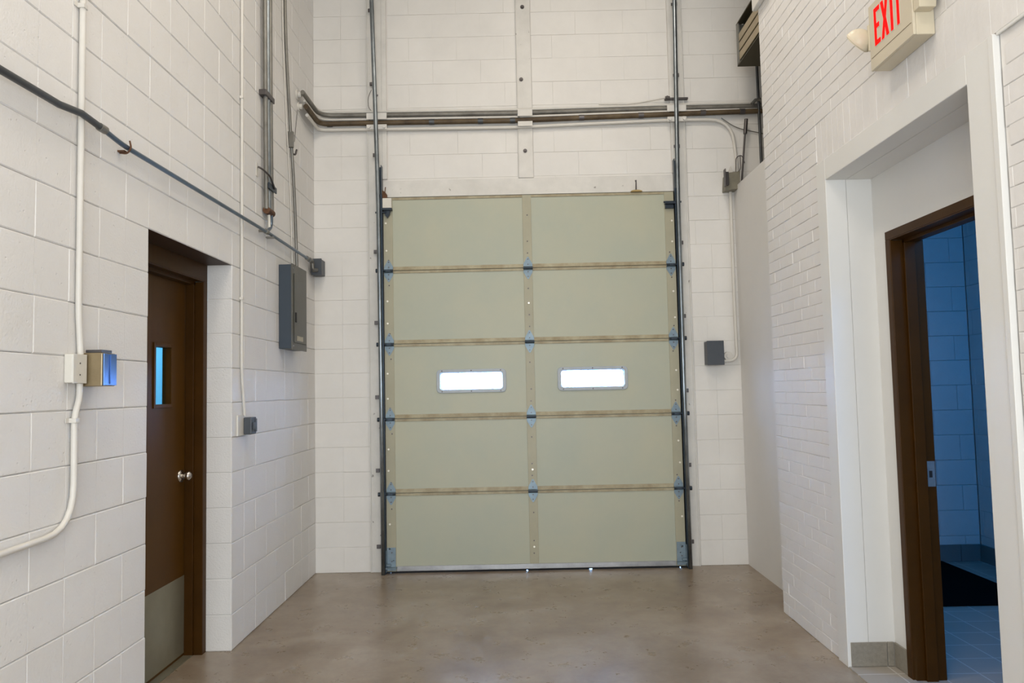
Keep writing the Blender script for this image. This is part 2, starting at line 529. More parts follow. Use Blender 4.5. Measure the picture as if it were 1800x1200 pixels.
# ------------------------------------------------------------------ sectional overhead door
DX0, DX1, DF = -1.074, 1.346, 6.205
door = thing('door_1', 'beige five section overhead door with two lit windows', 'garage door', (0.13, 6.22, 0.0), kind='structure')
CX = 0.121
ZS = [0.012, 0.640, 1.243, 1.856, 2.466, 3.082]


def rounded(x0, x1, z0, z1, r, n=5):
    pts = []
    for cx, cz, a0 in ((x1 - r, z1 - r, 0), (x0 + r, z1 - r, 90), (x0 + r, z0 + r, 180), (x1 - r, z0 + r, 270)):
        for k in range(n + 1):
            a = R(a0 + 90 * k / n)
            pts.append((cx + r * math.cos(a), cz + r * math.sin(a)))
    return pts


def ring(mb, outer, inner, y0, y1):
    n = len(outer)
    vs = [(p[0], y0, p[1]) for p in outer] + [(p[0], y0, p[1]) for p in inner] + \
         [(p[0], y1, p[1]) for p in outer] + [(p[0], y1, p[1]) for p in inner]
    fs = []
    for k in range(n):
        k2 = (k + 1) % n
        fs += [(k, k2, n + k2, n + k), (2 * n + k, 3 * n + k, 3 * n + k2, 2 * n + k2),
               (k, 2 * n + k, 2 * n + k2, k2), (n + k, n + k2, 3 * n + k2, 3 * n + k)]
    mb.add(vs, fs)


def rect_like(x0, x1, z0, z1, n=5):
    """same point count as rounded() but square corners"""
    pts = []
    for cx, cz in ((x1, z1), (x0, z1), (x0, z0), (x1, z0)):
        pts += [(cx, cz)] * (n + 1)
    return pts


screw0 = MB().cyl((0, -0.003, 0), (0, 0.002, 0), 0.0055, 8).build('screw', m_bolt, door, origin=(0, 0, 0))
wash0 = MB().cyl((0, -0.003, 0), (0, 0.002, 0), 0.008, 10).build('washer', m_white_screw, door, origin=(0, 0, 0))
first = {'screw': screw0, 'washer': wash0}
used = set()


def place(kind, parent, x, y, z):
    src = first[kind]
    if kind not in used:
        used.add(kind)
        src.parent = parent; src.location = Vector((x, y, z)) - WL[parent]; WL[src] = Vector((x, y, z))
        return src
    return dup(src, parent, Vector((x, y, z)) - WL[src])


WINS = [(-0.652, -0.078), (0.343, 0.921)]
for s in range(5):
    z0, z1 = ZS[s] + 0.0015, ZS[s + 1] - 0.0015
    p = MB()
    if s != 2:
        p.box(DX0 + .004, DX1 - .004, DF, DF + 0.038, z0, z1)
    else:
        # panel with two rounded openings
        xs = [DX0 + .004, WINS[0][0] + .02, WINS[0][1] - .02, WINS[1][0] + .02, WINS[1][1] - .02, DX1 - .004]
        zo0, zo1 = 1.463, 1.624
        p.box(xs[0], xs[5], DF, DF + 0.038, z0, zo0)
        p.box(xs[0], xs[5], DF, DF + 0.038, zo1, z1)
        p.box(xs[0], xs[1], DF, DF + 0.038, zo0, zo1)
        p.box(xs[2], xs[3], DF, DF + 0.038, zo0, zo1)
        p.box(xs[4], xs[5], DF, DF + 0.038, zo0, zo1)
    if s < 4:
        p.box(DX0 + .02, DX1 - .02, DF + .012, DF + .026, z1 - .004, z1 + .0085)   # tongue closing the joint
    sec = p.build('door_section', m_doorpanel, door)
    # stiles
    for nm, xa, xb in (('stile', DX0, DX0 + 0.076), ('stile', CX - 0.036, CX + 0.036), ('stile', DX1 - 0.078, DX1)):
        st = MB().box(xa, xb, DF - 0.006, DF + 0.003, z0, z1)
        st.build('stile', m_stile, sec, bevel=0.0015)
    # horizontal rails
    for xa, xb in ((DX0 + 0.077, CX - 0.037), (CX + 0.037, DX1 - 0.079)):
        if s < 4:
            MB().box(xa, xb, DF - 0.005, DF + 0.002, z1 - 0.021, z1).build('rail', m_rail, sec, bevel=0.0015)
        else:
            MB().box(xa, xb, DF - 0.006, DF + 0.002, z1 - 0.020, z1).build('rail', m_rail, sec, bevel=0.0015)
        if s > 0:
            t_ = MB()
            t_.prism([(DF - 0.009, z0 + 0.002), (DF + 0.002, z0 + 0.0), (DF + 0.002, z0 + 0.032), (DF - 0.002, z0 + 0.032)], 0, xa, xb)
            t_.build('rail', m_rail, sec, bevel=0.001)
    # fasteners
    H = z1 - z0
    for fr in (0.20, 0.36, 0.72):
        place('screw', sec, CX + random.uniform(-.004, .004), DF - 0.007, z0 + fr * H)
    for fr in (0.14, 0.80):
        place('screw', sec, DX0 + 0.045 + random.uniform(-.008, .012), DF - 0.007, z0 + fr * H)
        place('screw', sec, DX1 - 0.040 + random.uniform(-.012, .008), DF - 0.007, z0 + (fr + .03) * H)
    for fr in (0.3, 0.62):
        place('washer', sec, DX0 + 0.022 + random.uniform(-.003, .005), DF - 0.007, z0 + (fr + random.uniform(-.05, .05)) * H)
        place('washer', sec, DX1 - 0.024 + random.uniform(-.006, .004), DF - 0.007, z0 + (fr + random.uniform(-.05, .05)) * H)
    if s < 2:
        place('washer', sec, CX, DF - 0.007, z0 + 0.28 * H)
    if s == 3:
        place('washer', sec, CX, DF - 0.007, z0 + 0.52 * H)
    if s == 2:
        for xa, xb in WINS:
            w = MB()
            out = rounded(xa, xb, 1.444, 1.638, 0.035)
            inn = rounded(xa + 0.030, xb - 0.030, 1.472, 1.612, 0.022)
            ring(w, out, inn, DF - 0.010, DF + 0.008)
            w.build('window_frame', m_winframe, sec, bevel=0.004)
            w = MB()
            ring(w, rounded(xa + 0.002, xb - 0.002, 1.446, 1.636, 0.035), rounded(xa + 0.034, xb - 0.034, 1.476, 1.608, 0.02), DF + 0.009, DF + 0.046)
            w.build('window_gasket', m_winframe, sec)
            MB().prism(rounded(xa + 0.022, xb - 0.022, 1.466, 1.618, 0.02), 1, DF + 0.018, DF + 0.022).build('window_pane', m_glass, sec)
            for fx in (0.08, 0.5, 0.92):
                for zz in (1.457, 1.626):
                    place('screw', sec, xa + (xb - xa) * fx, DF - 0.011, zz)


def hinge(x, z, edge):
    hw = 0.037
    mb = MB()
    y0, y1 = DF - 0.0095, DF - 0.0065
    up_ = [(x - hw, z + 0.012), (x - hw, z + 0.035), (x - 0.006, z + 0.092), (x, z + 0.097), (x + 0.006, z + 0.092), (x + hw, z + 0.035), (x + hw, z + 0.012)]
    dn_ = [(x - hw, z - 0.012), (x - hw, z - 0.035), (x - 0.006, z - 0.087), (x, z - 0.092), (x + 0.006, z - 0.087), (x + hw, z - 0.035), (x + hw, z - 0.012)]
    mb.prism(up_, 1, y0, y1); mb.prism(dn_, 1, y0, y1)
    # leaves folding out to the knuckle
    mb.prism([(DF - 0.0065, z + 0.016), (DF - 0.0095, z + 0.016), (DF - 0.030, z + 0.006), (DF - 0.027, z + 0.003)], 0, x - hw, x + hw)
    mb.prism([(DF - 0.0065, z - 0.016), (DF - 0.0095, z - 0.016), (DF - 0.030, z - 0.006), (DF - 0.027, z - 0.003)], 0, x - hw, x + hw)
    h = mb.build('hinge', m_galv, door, origin=(x, DF, z))
    k = MB().cyl((x - hw - 0.002, DF - 0.030, z), (x + hw + 0.002, DF - 0.030, z), 0.0095, 12)
    k.build('hinge_knuckle', m_galvdark, h)
    for dz in (0.032, 0.075, -0.030, -0.068):
        place('screw', h, x, DF - 0.011, z + dz)
    if edge:
        d = -1 if x < 0 else 1
        r_ = MB().cyl((x, DF - 0.040, z), (x + d * 0.095, DF - 0.040, z), 0.0055, 10)
        r_.cyl((x + d * 0.080, DF - 0.040, z), (x + d * 0.100, DF - 0.040, z), 0.017, 16)
        r_.box(x - 0.02, x + 0.02, DF - 0.048, DF - 0.03, z - 0.008, z + 0.008)
        r_.build('roller', m_galvdark, h)


for zj in ZS[1:5]:
    hinge(DX0 + 0.039, zj - 0.003, True)
    hinge(CX, zj - 0.003, False)
    hinge(DX1 - 0.041, zj - 0.003, True)

# bottom rail, seal, corner brackets, top fixtures
t = MB().box(DX0 + 0.08, DX1 - 0.082, DF - 0.012, DF - 0.0005, 0.018, 0.055).box(DX0 + 0.08, DX1 - 0.082, DF - 0.018, DF - 0.012, 0.018, 0.026)
t.build('bottom_rail', m_alum, door, bevel=0.001)
t = MB()
xa = DX0 + 0.001
for xg, wg in ((-1.05, .02), (0.06, .012), (0.575, .026), (1.30, .014), (DX1 + .02, 0)):
    t.box(xa, min(xg - wg / 2, DX1), DF - 0.006, DF + 0.03, 0.0004, 0.0125)
    if wg: t.box(xg - wg / 2, xg + wg / 2, DF - 0.006, DF + 0.03, 0.0065, 0.0125)
    xa = xg + wg / 2
t.build('bottom_seal', m_rubber, door)
for sx, xa, xb in ((-1, DX0 + 0.0, DX0 + 0.072), (1, DX1 - 0.074, DX1)):
    c = MB().box(xa, xb, DF - 0.010, DF - 0.0065, 0.02, 0.205)
    c.box(xa if sx < 0 else xb - 0.003, xa + 0.003 if sx < 0 else xb, DF - 0.055, DF - 0.008, 0.02, 0.19)
    c.box(xa - 0.004, xb + 0.012 * (sx < 0), DF - 0.060, DF - 0.008, 0.045, 0.052)
    c.cyl(((xa + xb) / 2, DF - 0.035, 0.07), (xa - 0.03 if sx < 0 else xb + 0.03, DF - 0.035, 0.07), 0.008, 10)
    b = c.build('corner_bracket', m_galv, door, bevel=0.001)
    place('screw', b, (xa + xb) / 2 + 0.004, DF - 0.011, 0.165)
    place('screw', b, (xa + xb) / 2 + 0.004, DF - 0.011, 0.095)
t = MB().box(DX0 - .014, DX0 + .022, DF + .0395, DF + .07, 0.0, 3.12).box(DX1 - .022, DX1 + .026, DF + .0395, DF + .07, 0, 3.12)
t.box(DX0 - .014, DX1 + .026, DF + .0395, DF + .07, 3.05, 3.12)
t.build('light_stop_strip', m_rubber, door)  # unseen strip added behind the door edges to stop light leaks
c = MB().box(DX0, DX0 + 0.074, DF - 0.050, DF - 0.007, 2.985, 3.068)
c.build('top_bracket', m_box_white, door, bevel=0.003)
c = MB().box(DX0 - 0.004, DX0 + 0.078, DF - 0.055, DF - 0.007, 2.966, 2.984)
c.prism([(DX0 + 0.01, 2.966), (DX0 + 0.062, 2.966), (DX0 + 0.055, 2.93), (DX0 + 0.036, 2.905), (DX0 + 0.017, 2.93)], 1, DF - 0.04, DF - 0.007)
c.cyl((DX0 + .03, DF - 0.040, 2.95), (DX0 - 0.06, DF - 0.040, 2.95), 0.008, 10)
c.build('roller_bracket', m_galvdark, door, bevel=0.001)
c = MB().prism([(DX0 - 0.002, 3.069), (DX0 + 0.036, 3.069), (DX0 + 0.036, 3.10), (DX0 + 0.022, 3.122), (DX0 - 0.002, 3.137)], 1, DF - 0.04, DF - 0.015)
c.cyl((DX0 + .018, DF - 0.03, 3.12), (DX0 + 0.024, DF - 0.03, 3.165), 0.004, 8)
c.build('rusted_stop', m_rust, door)
c = MB().box(DX1 - 0.080, DX1 + 0.012, DF - 0.05, DF - 0.007, 2.968, 2.992)
c.box(DX1 - 0.075, DX1 - 0.004, DF - 0.03, DF - 0.007, 2.935, 2.968)
c.cyl((DX1 - .09, DF - 0.040, 2.985), (DX1 + 0.055, DF - 0.040, 2.985), 0.008, 10)
c.build('roller_bracket', m_galvdark, door, bevel=0.002)
c = MB()
cx_ = 1.037
c.add([(cx_ + 0.048 * math.cos(a) * (1 if True else 1), y, 3.083 + max(0, 0.014 * math.sin(a))) for y in (DF - 0.03, DF - 0.002) for a in [math.pi * k / 10 for k in range(11)]],
      [tuple(range(11)), tuple(range(21, 10, -1))] + [(k, k + 1, 12 + k, 11 + k) for k in range(10)] + [(0, 11, 21, 10)])
pd = c.build('seal_pad', mat('yellowed_foam', (0.42, 0.30, 0.12), 0.7), door)
c = MB().tube([(cx_ - 0.002, DF - 0.02, 3.095), (cx_ - 0.001, DF - 0.024, 3.16), (cx_ - 0.004, DF - 0.026, 3.178)], [0.006, 0.005, 0.0075], 8)
c.build('pull_pin', m_bolt, door)

# ------------------------------------------------------------------ door tracks
def track(side, xt, x0, label):
    """xt: list of (x, z) centreline of the rail"""
    s = -1 if side == 'l' else 1
    tr = thing('door_track', label, 'door track', (x0, 6.19, 0.0), group='vertical tracks of the overhead door')
    # C-shaped rail (open towards the door)
    prof = []
    rr, th = 0.019, 0.0025
    for k in range(-7, 8):
        a = math.pi * k / 9.0
        prof.append((s * rr * math.cos(a), rr * math.sin(a)))
    inner = [(p[0] * (rr - th) / rr, p[1] * (rr - th) / rr) for p in prof][::-1]
    pr = prof + inner
    n = len(pr)
    mb = MB()
    vs = []
    for (x, z, y) in xt:
        vs += [(x + p[0], y + p[1], z) for p in pr]
    fs = []
    for i in range(len(xt) - 1):
        for k in range(n):
            k2 = (k + 1) % n
            fs.append((i * n + k, i * n + k2, (i + 1) * n + k2, (i + 1) * n + k))
    fs += [tuple(range(n)), tuple(range((len(xt) - 1) * n, len(xt) * n))]
    mb.add(vs, fs, True)
    mb.build('rail', m_track, tr)
    # angle iron fixed against the jamb
    a = MB()
    xo = x0
    a.box(xo - 0.0025 - s * 0.004, xo + 0.0025 - s * 0.004, 6.165, YB - 0.021, 0.0, 3.35)
    a.box(xo, xo + s * 0.020, YB - 0.0245, YB - 0.0215, 0.0, 3.35)
    a.box(xo - s * 0.012, xo + s * 0.008, 6.158, 6.163, 0.0, 3.1)
    a.build('angle_iron', m_trackdark, tr)
    return tr


yR = 6.150
tl = track('l', [(-1.094, 0.0, yR), (-1.098, 1.5, yR), (-1.106, 3.0, yR), (-1.118, 3.6, yR), (-1.150, 4.9, yR), (-1.165, 5.5, yR)],
           -1.088, 'left vertical steel track of the overhead door')
tr_ = track('r', [(1.366, 0.0, yR), (1.366, 1.5, yR), (1.372, 3.0, yR), (1.382, 3.6, yR), (1.404, 4.9, yR), (1.412, 5.5, yR)],
            1.360, 'right vertical steel track of the overhead door')


def jbolt(parent, x, z, s):
    b = MB()
    b.box(x - 0.016, x + 0.016, 6.206, 6.212, z - 0.016, z + 0.016)
    b.cyl((x, 6.196, z), (x, 6.207, z), 0.0125, 6, False)
    b.box(x - 0.002, x + s * 0.034, 6.212, 6.216, z - 0.013, z + 0.013)
    b.cyl((x, 6.212, z), (x, YB - 0.0125, z), 0.006, 8)
    return b.build('bolt', m_bolt, parent, bevel=0.002)


b0 = jbolt(tl, -1.143, 0.212, 1)
for z in (0.825, 1.423, 2.037, 2.63, 3.449):
    dup(b0, tl, (0, 0, z - 0.212))
dup(b0, tl, (-0.022, 0, 4.06 - .212)); dup(b0, tl, (-0.03, 0, 4.7 - .212))
b1 = jbolt(tr_, 1.401, 0.202, -1)
for z in (0.819, 1.425, 2.039, 2.651, 3.468):
    dup(b1, tr_, (0, 0, z - 0.202))
dup(b1, tr_, (0.014, 0, 4.078 - .202)); dup(b1, tr_, (0.018, 0, 4.695 - .202))
for T, x, s in ((tl, -1.118, -1), (tr_, 1.388, 1)):
    for zz in (0.30, 0.26, 1.17, 1.93, 1.99, 2.85, 3.30, 3.97):
        b = MB().cyl((x + s * random.uniform(-.003, .010), 6.222, zz), (x + s * .006, YB - .012, zz), 0.0065, 8)
        b.build('small_bolt', m_bolt, T)

# ------------------------------------------------------------------ long horizontal pipes on the back wall
def pipe(name, label, pts, r, m, rad=0.08, cat='conduit', group=None, n=12):
    mb = MB().tube(fillet(pts, rad), r, n)
    o = mb.build(name, m)
    return tag(o, label, cat, group)


p1 = pipe('pipe', 'grey pipe painted for the shaded gap between two thin white conduits, above the rusty pipe on the back wall',  # shade of the gap behind the conduits put into this pipe's grey
          [(-1.604, 5.70, 3.796), (-1.604, 6.205, 3.796), (-1.0, 6.216, 3.792), (0.02, 6.216, 3.784), (1.3, 6.216, 3.796), (2.25, 6.216, 3.796)],
          0.0175, mat('shade_grey_pipe', (0.26, 0.245, 0.215), 0.5, metal=0.3, var=0.5, vscale=6), [0, .12, .1, .1, .1, 0], 'pipe', 'pipes crossing the back wall')
p2 = pipe('pipe', 'rusty brown pipe with dark collars crossing the back wall',
          [(-1.606, 5.80, 3.722), (-1.606, 6.20, 3.722), (-1.0, 6.210, 3.724), (0.02, 6.210, 3.718), (1.3, 6.210, 3.742), (2.25, 6.210, 3.755)],
          0.0205, m_pipebrown, [0, .09, .1, .1, .1, 0], 'pipe', 'pipes crossing the back wall')
pipe('conduit', 'thin white conduit along the very top of the pipes crossing the back wall',
     [(-1.612, 5.74, 3.826), (-1.612, 6.215, 3.826), (-1.0, 6.222, 3.824), (0.02, 6.222, 3.816), (1.3, 6.222, 3.828), (2.25, 6.222, 3.828)],
     0.0105, m_conduitwhite, [0, .12, .1, .1, .1, 0], 'conduit')
pipe('conduit', 'thin white conduit squeezed between the grey pipe and the rusty pipe on the back wall',
     [(-1.612, 5.78, 3.759), (-1.612, 6.212, 3.759), (-1.0, 6.219, 3.759), (0.02, 6.219, 3.752), (1.3, 6.219, 3.771), (2.25, 6.219, 3.777)],
     0.0095, m_conduitwhite, [0, .12, .1, .1, .1, 0], 'conduit')
# collars on the rusty pipe
for x, z in ((-1.52, 3.723), (-0.66, 3.722), (-0.25, 3.72), (0.02, 3.719), (0.60, 3.730), (1.10, 3.738), (1.62, 3.748), (1.95, 3.752)):
    MB().cyl((x - .022, 6.210, z), (x + .022, 6.210, z), 0.0235, 16).build('pipe_collar', m_bolt if x > 0.5 or x < -1.0 else m_emtdark, p2)
pipe('conduit', 'thin white conduit running under the rusty pipe then down to the small grey motor box',
     [(-1.615, 5.86, 3.675), (-1.615, 6.215, 3.675), (-1.0, 6.222, 3.672), (0.02, 6.222, 3.664), (1.35, 6.222, 3.696), (1.86, 6.222, 3.690), (1.892, 6.222, 3.3), (1.885, 6.222, 3.16)],
     0.0135, m_conduitwhite, [0, .08, .1, .1, .1, .22, .1, 0], 'conduit')
for x, xw, nm in ((-1.12, 0.085, 'left'), (1.395, 0.08, 'right'), (0.125, 0.062, 'centre')):
    c = MB()
    y = 6.182
    zt = 3.735 if nm != 'right' else 3.745
    c.box(x - xw, x + xw, y - 0.004, y, zt + 0.010, zt + 0.065)
    c.box(x - xw, x - xw + 0.02, y, YB - 0.012, zt + 0.01, zt + 0.02)
    if nm != 'centre':
        c.cyl((x - xw * .75, y - 0.002, zt - 0.055), (x - xw * .75, y - 0.014, zt - 0.055), 0.013, 10)
        c.cyl((x + xw * .75, y - 0.002, zt - 0.055), (x + xw * .75, y - 0.014, zt - 0.055), 0.013, 10)
    c.box(x - xw, x + xw, y - 0.001, y + 0.004, zt - 0.075, zt - 0.033)
    o = c.build('pipe_clamp', m_steelpaint, bevel=0.003)
    tag(o, {'left': 'white painted clamp plate holding the pipes at the left door track',
            'right': 'white painted clamp plate holding the pipes at the right door track',
            'centre': 'white painted clamp plate over the pipes at the centre post'}[nm], 'pipe clamp')
# loose tie wire beside the left track
pipe('wire', 'thin loose wire hooked on the wall beside the left door track',
     [(-1.17, 6.232, 4.02), (-1.20, 6.225, 3.95), (-1.195, 6.225, 3.86), (-1.15, 6.225, 3.815)], 0.0022, m_bolt, 0.05, 'wire')
# black clamp bolt on right track and the thin pipe rising to it
pipe('cable', 'thin white cable sloping up to the right door track above the pipes',
     [(0.75, 6.215, 3.845), (1.02, 6.212, 3.838), (1.33, 6.205, 3.885)], 0.0065, m_conduitwhite, 0.1, 'cable')
c = MB().box(1.305, 1.345, 6.19, 6.235, 3.868, 3.892).box(1.345, 1.50, 6.205, 6.235, 3.868, 3.885).cyl((1.32, 6.18, 3.88), (1.32, 6.24, 3.88), .012, 8)
tag(c.build('bracket', m_bolt, bevel=.003), 'black steel bracket across the right door track above the pipes', 'bracket')

# bracket where pipes leave the left wall
c = MB().cyl((XL + 0.001, 5.76, 3.80), (XL + 0.012, 5.76, 3.80), 0.04, 16).cyl((XL + .011, 5.76, 3.80), (XL + .038, 5.76, 3.80), 0.022, 12)
tag(c.build('pipe_flange', m_conduitwhite), 'upper white flange where the grey pipe leaves the left block wall', 'pipe flange', 'flanges where the pipes leave the left wall')
c = MB().cyl((XL + .001, 5.80, 3.722), (XL + .012, 5.80, 3.722), 0.034, 16).cyl((XL + .011, 5.80, 3.722), (XL + .034, 5.80, 3.722), 0.022, 12)
tag(c.build('pipe_flange', m_conduitwhite), 'lower white flange where the rusty brown pipe leaves the left block wall', 'pipe flange', 'flanges where the pipes leave the left wall')

# ------------------------------------------------------------------ left wall conduits
xc = XL + 0.016
A = thing('conduit', 'white painted conduit down the near left wall curving off to the left', 'conduit', (xc, 2.83, 0.95))
MB().tube(fillet([(xc, 2.832, 5.5), (xc, 2.835, 1.80), (xc, 2.852, 1.634)], .06), 0.0115, 12).build('conduit_upper', m_conduitwhite, A)
MB().tube(fillet([(xc, 2.850, 1.523), (xc, 2.850, 1.47), (xc, 2.818, 1.40), (xc, 2.822, 0.985), (xc, 2.30, 0.975), (xc, 1.2, 0.985)], [0, .04, .06, .17, .1, 0]), 0.0115, 12).build('conduit_lower', m_conduitwhite, A)
for z, y in ((2.985, 2.833), (1.385, 2.818)):
    s_ = MB().box(XL + .001, XL + 0.0295, y - 0.014, y + 0.014, z - 0.009, z + 0.009).box(XL + .001, XL + .004, y - 0.034, y + .014, z - .009, z + .009)
    s_.build('pipe_strap', m_conduitwhite, A, bevel=.003)
# its boxes
bx = thing('junction_box', 'ivory outlet box with a blank two screw cover on the near left wall', 'junction box', (XL + 0.02, 2.78, 1.52))
MB().box(XL + 0.001, XL + 0.034, 2.772, 2.862, 1.525, 1.632).build('box_body', m_box_white, bx, bevel=.004)
MB().box(XL + 0.0345, XL + 0.038, 2.770, 2.858, 1.523, 1.632).build('cover_plate', m_box_white, bx, bevel=.0015)
for z in (1.555, 1.598):
    MB().cyl((XL + .0375, 2.812, z), (XL + .0395, 2.812, z), .003, 8).build('screw', m_bolt, bx)
bx = thing('thermostat_box', 'tan steel box with a shiny clear cover beside the ivory outlet box', 'control box', (XL + 0.03, 2.93, 1.51))
MB().box(XL + 0.001, XL + 0.088, 2.872, 2.968, 1.512, 1.640).build('box_body', m_box_tan, bx, bevel=.004)
MB().box(XL + 0.089, XL + 0.094, 2.875, 2.966, 1.515, 1.637).build('clear_cover', m_mirror, bx, bevel=.001)
MB().box(XL + 0.095, XL + 0.099, 2.914, 2.922, 1.520, 1.632).build('cover_rib', m_mirror, bx)
MB().box(XL + 0.02, XL + 0.08, 2.88, 2.955, 1.641, 1.652).build('top_flange', m_bolt, bx)

# B: dark conduit along the left wall
xb = XL + 0.036
B = thing('conduit', 'dark steel conduit running along the left wall above the brown door', 'conduit', (xb, 4.2, 2.50))
MB().tube([(xb, 0.6, 2.523), (xb, 2.36, 2.524), (xb, 2.66, 2.530), (xb, 2.80, 2.549), (xb, 2.945, 2.541)], 0.0135, 14).build('dark_run', m_emtdark, B)
MB().tube(fillet([(xb, 2.945, 2.541), (xb, 3.10, 2.525), (xb, 3.30, 2.527), (xb, 5.0, 2.542), (xb, 5.99, 2.534)], .08), 0.0108, 14).build('steel_run', m_emtblue, B)
for y, z in ((2.945, 2.541), (4.93, 2.542), (5.91, 2.535)):
    MB().cyl((xb, y - .022, z), (xb, y + .022, z), 0.0165, 12).build('coupling', m_emtgrey, B)
s_ = MB().box(XL + .001, xb - .005, 3.125, 3.150, 2.505, 2.512).tube(fillet([(XL + .004, 3.14, 2.505), (xb, 3.14, 2.500), (xb + .017, 3.14, 2.525), (xb + .01, 3.14, 2.555)], .012), .004, 8)
s_.build('pipe_hanger', m_rust, B)
MB().box(XL + .001, xb - .012, 4.88, 4.90, 2.532, 2.546).build('pipe_hanger', m_emtgrey, B)
MB().box(XL + .001, xb + .016, 5.02, 5.05, 2.518, 2.528).build('pipe_hanger', m_emtgrey, B)
# corner box at its end
bx = thing('junction_box', 'dark grey junction box in the far left corner at the end of the conduit', 'junction box', (-1.62, 6.2, 2.42))
MB().box(-1.655, -1.572, 6.112, 6.236, 2.436, 2.562).build('box_body', m_box_dark, bx, bevel=.004)
MB().box(-1.651, -1.568, 6.104, 6.111, 2.430, 2.566).build('cover', m_box_dark, bx, bevel=.002)
MB().cyl((xb, 5.97, 2.534), (xb, 6.03, 2.534), .019, 12).tube(fillet([(xb, 6.03, 2.534), (xb, 6.065, 2.53), (xb + .002, 6.065, 2.47), (xb + .03, 6.10, 2.47)], .025), .013, 10).build('elbow_fitting', m_emtgrey, bx)
MB().cyl((-1.64, 6.10, 2.47), (-1.60, 6.10, 2.47), .016, 12).build('hub', m_emtgrey, bx)

# C: thin white conduit to small switch
xc2 = XL + 0.012
Cn = thing('conduit', 'thin white conduit dropping to the small switch right of the brown door', 'conduit', (xc2, 4.56, 1.33))
MB().tube(fillet([(xc2, 4.545, 5.5), (xc2, 4.55, 1.60), (xc2, 4.578, 1.46), (xc2, 4.60, 1.34)], .1), 0.009, 10).build('conduit_run', m_conduitwhite, Cn)
for z in (2.05, 3.3):
    MB().box(XL + .001, XL + .022, 4.534, 4.56, z - .008, z + .008).build('pipe_strap', m_conduitwhite, Cn, bevel=.002)
bx = thing('switch_box', 'small dark switch box on the left wall right of the brown door', 'switch', (XL + .03, 4.62, 1.22))
MB().box(XL + .001, XL + .012, 4.49, 4.60, 1.222, 1.345).build('back_plate', m_box_white, bx, bevel=.002)
MB().box(XL + .013, XL + .062, 4.575, 4.665, 1.226, 1.330).build('box_body', m_box_dark, bx, bevel=.006)
MB().box(XL + .063, XL + .072, 4.59, 4.625, 1.255, 1.30).build('toggle', m_box_dark, bx, bevel=.002)
MB().box(XL + .063, XL + .068, 4.635, 4.66, 1.24, 1.32).build('toggle', m_box_dark, bx, bevel=.002)

# D: triple pipes
D3 = thing('conduit_bundle', 'bundle of three grey vertical conduits strapped together on the left wall', 'conduit', (XL + .03, 4.98, 2.6))
for i, (dy, m_) in enumerate(((-.052, m_emtgrey), (0.0, m_track), (.052, m_emtgrey))):
    y = 4.975 + dy
    MB().tube([(XL + .030, y, 5.5), (XL + .030, y, 4.0), (XL + .030, y + .012, 3.2), (XL + .030, y + .03, 2.70)], 0.0155, 12).build('conduit_run', m_, D3)
MB().box(XL + .001, XL + .050, 4.885, 5.065, 3.455, 3.492).build('pipe_strap', m_bolt, D3, bevel=.003)
MB().tube([(XL + .03, 4.945, 2.692), (XL + .03, 5.065, 2.692)], .024, 12).build('rusty_coupling', m_rust, D3)
MB().tube(fillet([(XL + .035, 5.035, 2.69), (XL + .036, 5.03, 2.59), (XL + .036, 4.94, 2.545)], .06), .012, 12).build('elbow', m_emtblue, D3)
MB().tube([(XL + .030, 5.0, 2.69), (XL + .034, 5.0, 2.56)], .009, 10).build('white_stub', m_box_white, D3)
MB().tube(fillet([(XL + .010, 4.845, 2.955), (XL + .03, 4.86, 2.945), (XL + .062, 4.93, 2.915), (XL + .060, 5.03, 2.855)], .03), .0065, 8).build('hook_clamp', m_bolt, D3)
MB().box(XL + .001, XL + .006, 4.825, 4.862, 2.89, 2.98).build('clamp_plate', m_conduitwhite, D3)
MB().box(XL + .046, XL + .056, 4.93, 5.09, 2.835, 2.875).build('clamp_bar', m_galvdark, D3, bevel=.003)

# E: conduit into panel
E_ = thing('conduit', 'single grey conduit dropping into the top of the electrical panel', 'conduit', (XL + .02, 5.6, 2.4))
MB().tube(fillet([(XL + .022, 5.38, 5.5), (XL + .022, 5.40, 4.1), (XL + .026, 5.50, 3.45), (XL + .026, 5.60, 3.0), (XL + .028, 5.655, 2.41)], .25), .0115, 12).build('conduit_run', m_emtgrey, E_)
MB().tube(fillet([(XL + .008, 5.36, 5.5), (XL + .008, 5.38, 4.1), (XL + .008, 5.47, 3.45), (XL + .008, 5.56, 3.0), (XL + .010, 5.60, 2.41)], .25), .0045, 8).build('ground_wire', m_conduitwhite, E_)
MB().box(XL + .001, XL + .045, 5.50, 5.53, 3.30, 3.42).build('pipe_hanger', m_emtgrey, E_, bevel=.002)
MB().tube(fillet([(XL + .02, 5.54, 3.27), (XL + .04, 5.58, 3.26), (XL + .045, 5.60, 3.31)], .02), .007, 8).build('hanger_hook', m_bolt, E_)
pipe('wire', 'hair thin wire slanting down the left wall from the pipe flanges',
     [(XL + .005, 5.76, 3.68), (XL + .005, 5.68, 3.40)], .0018, m_bolt, .1, 'wire')

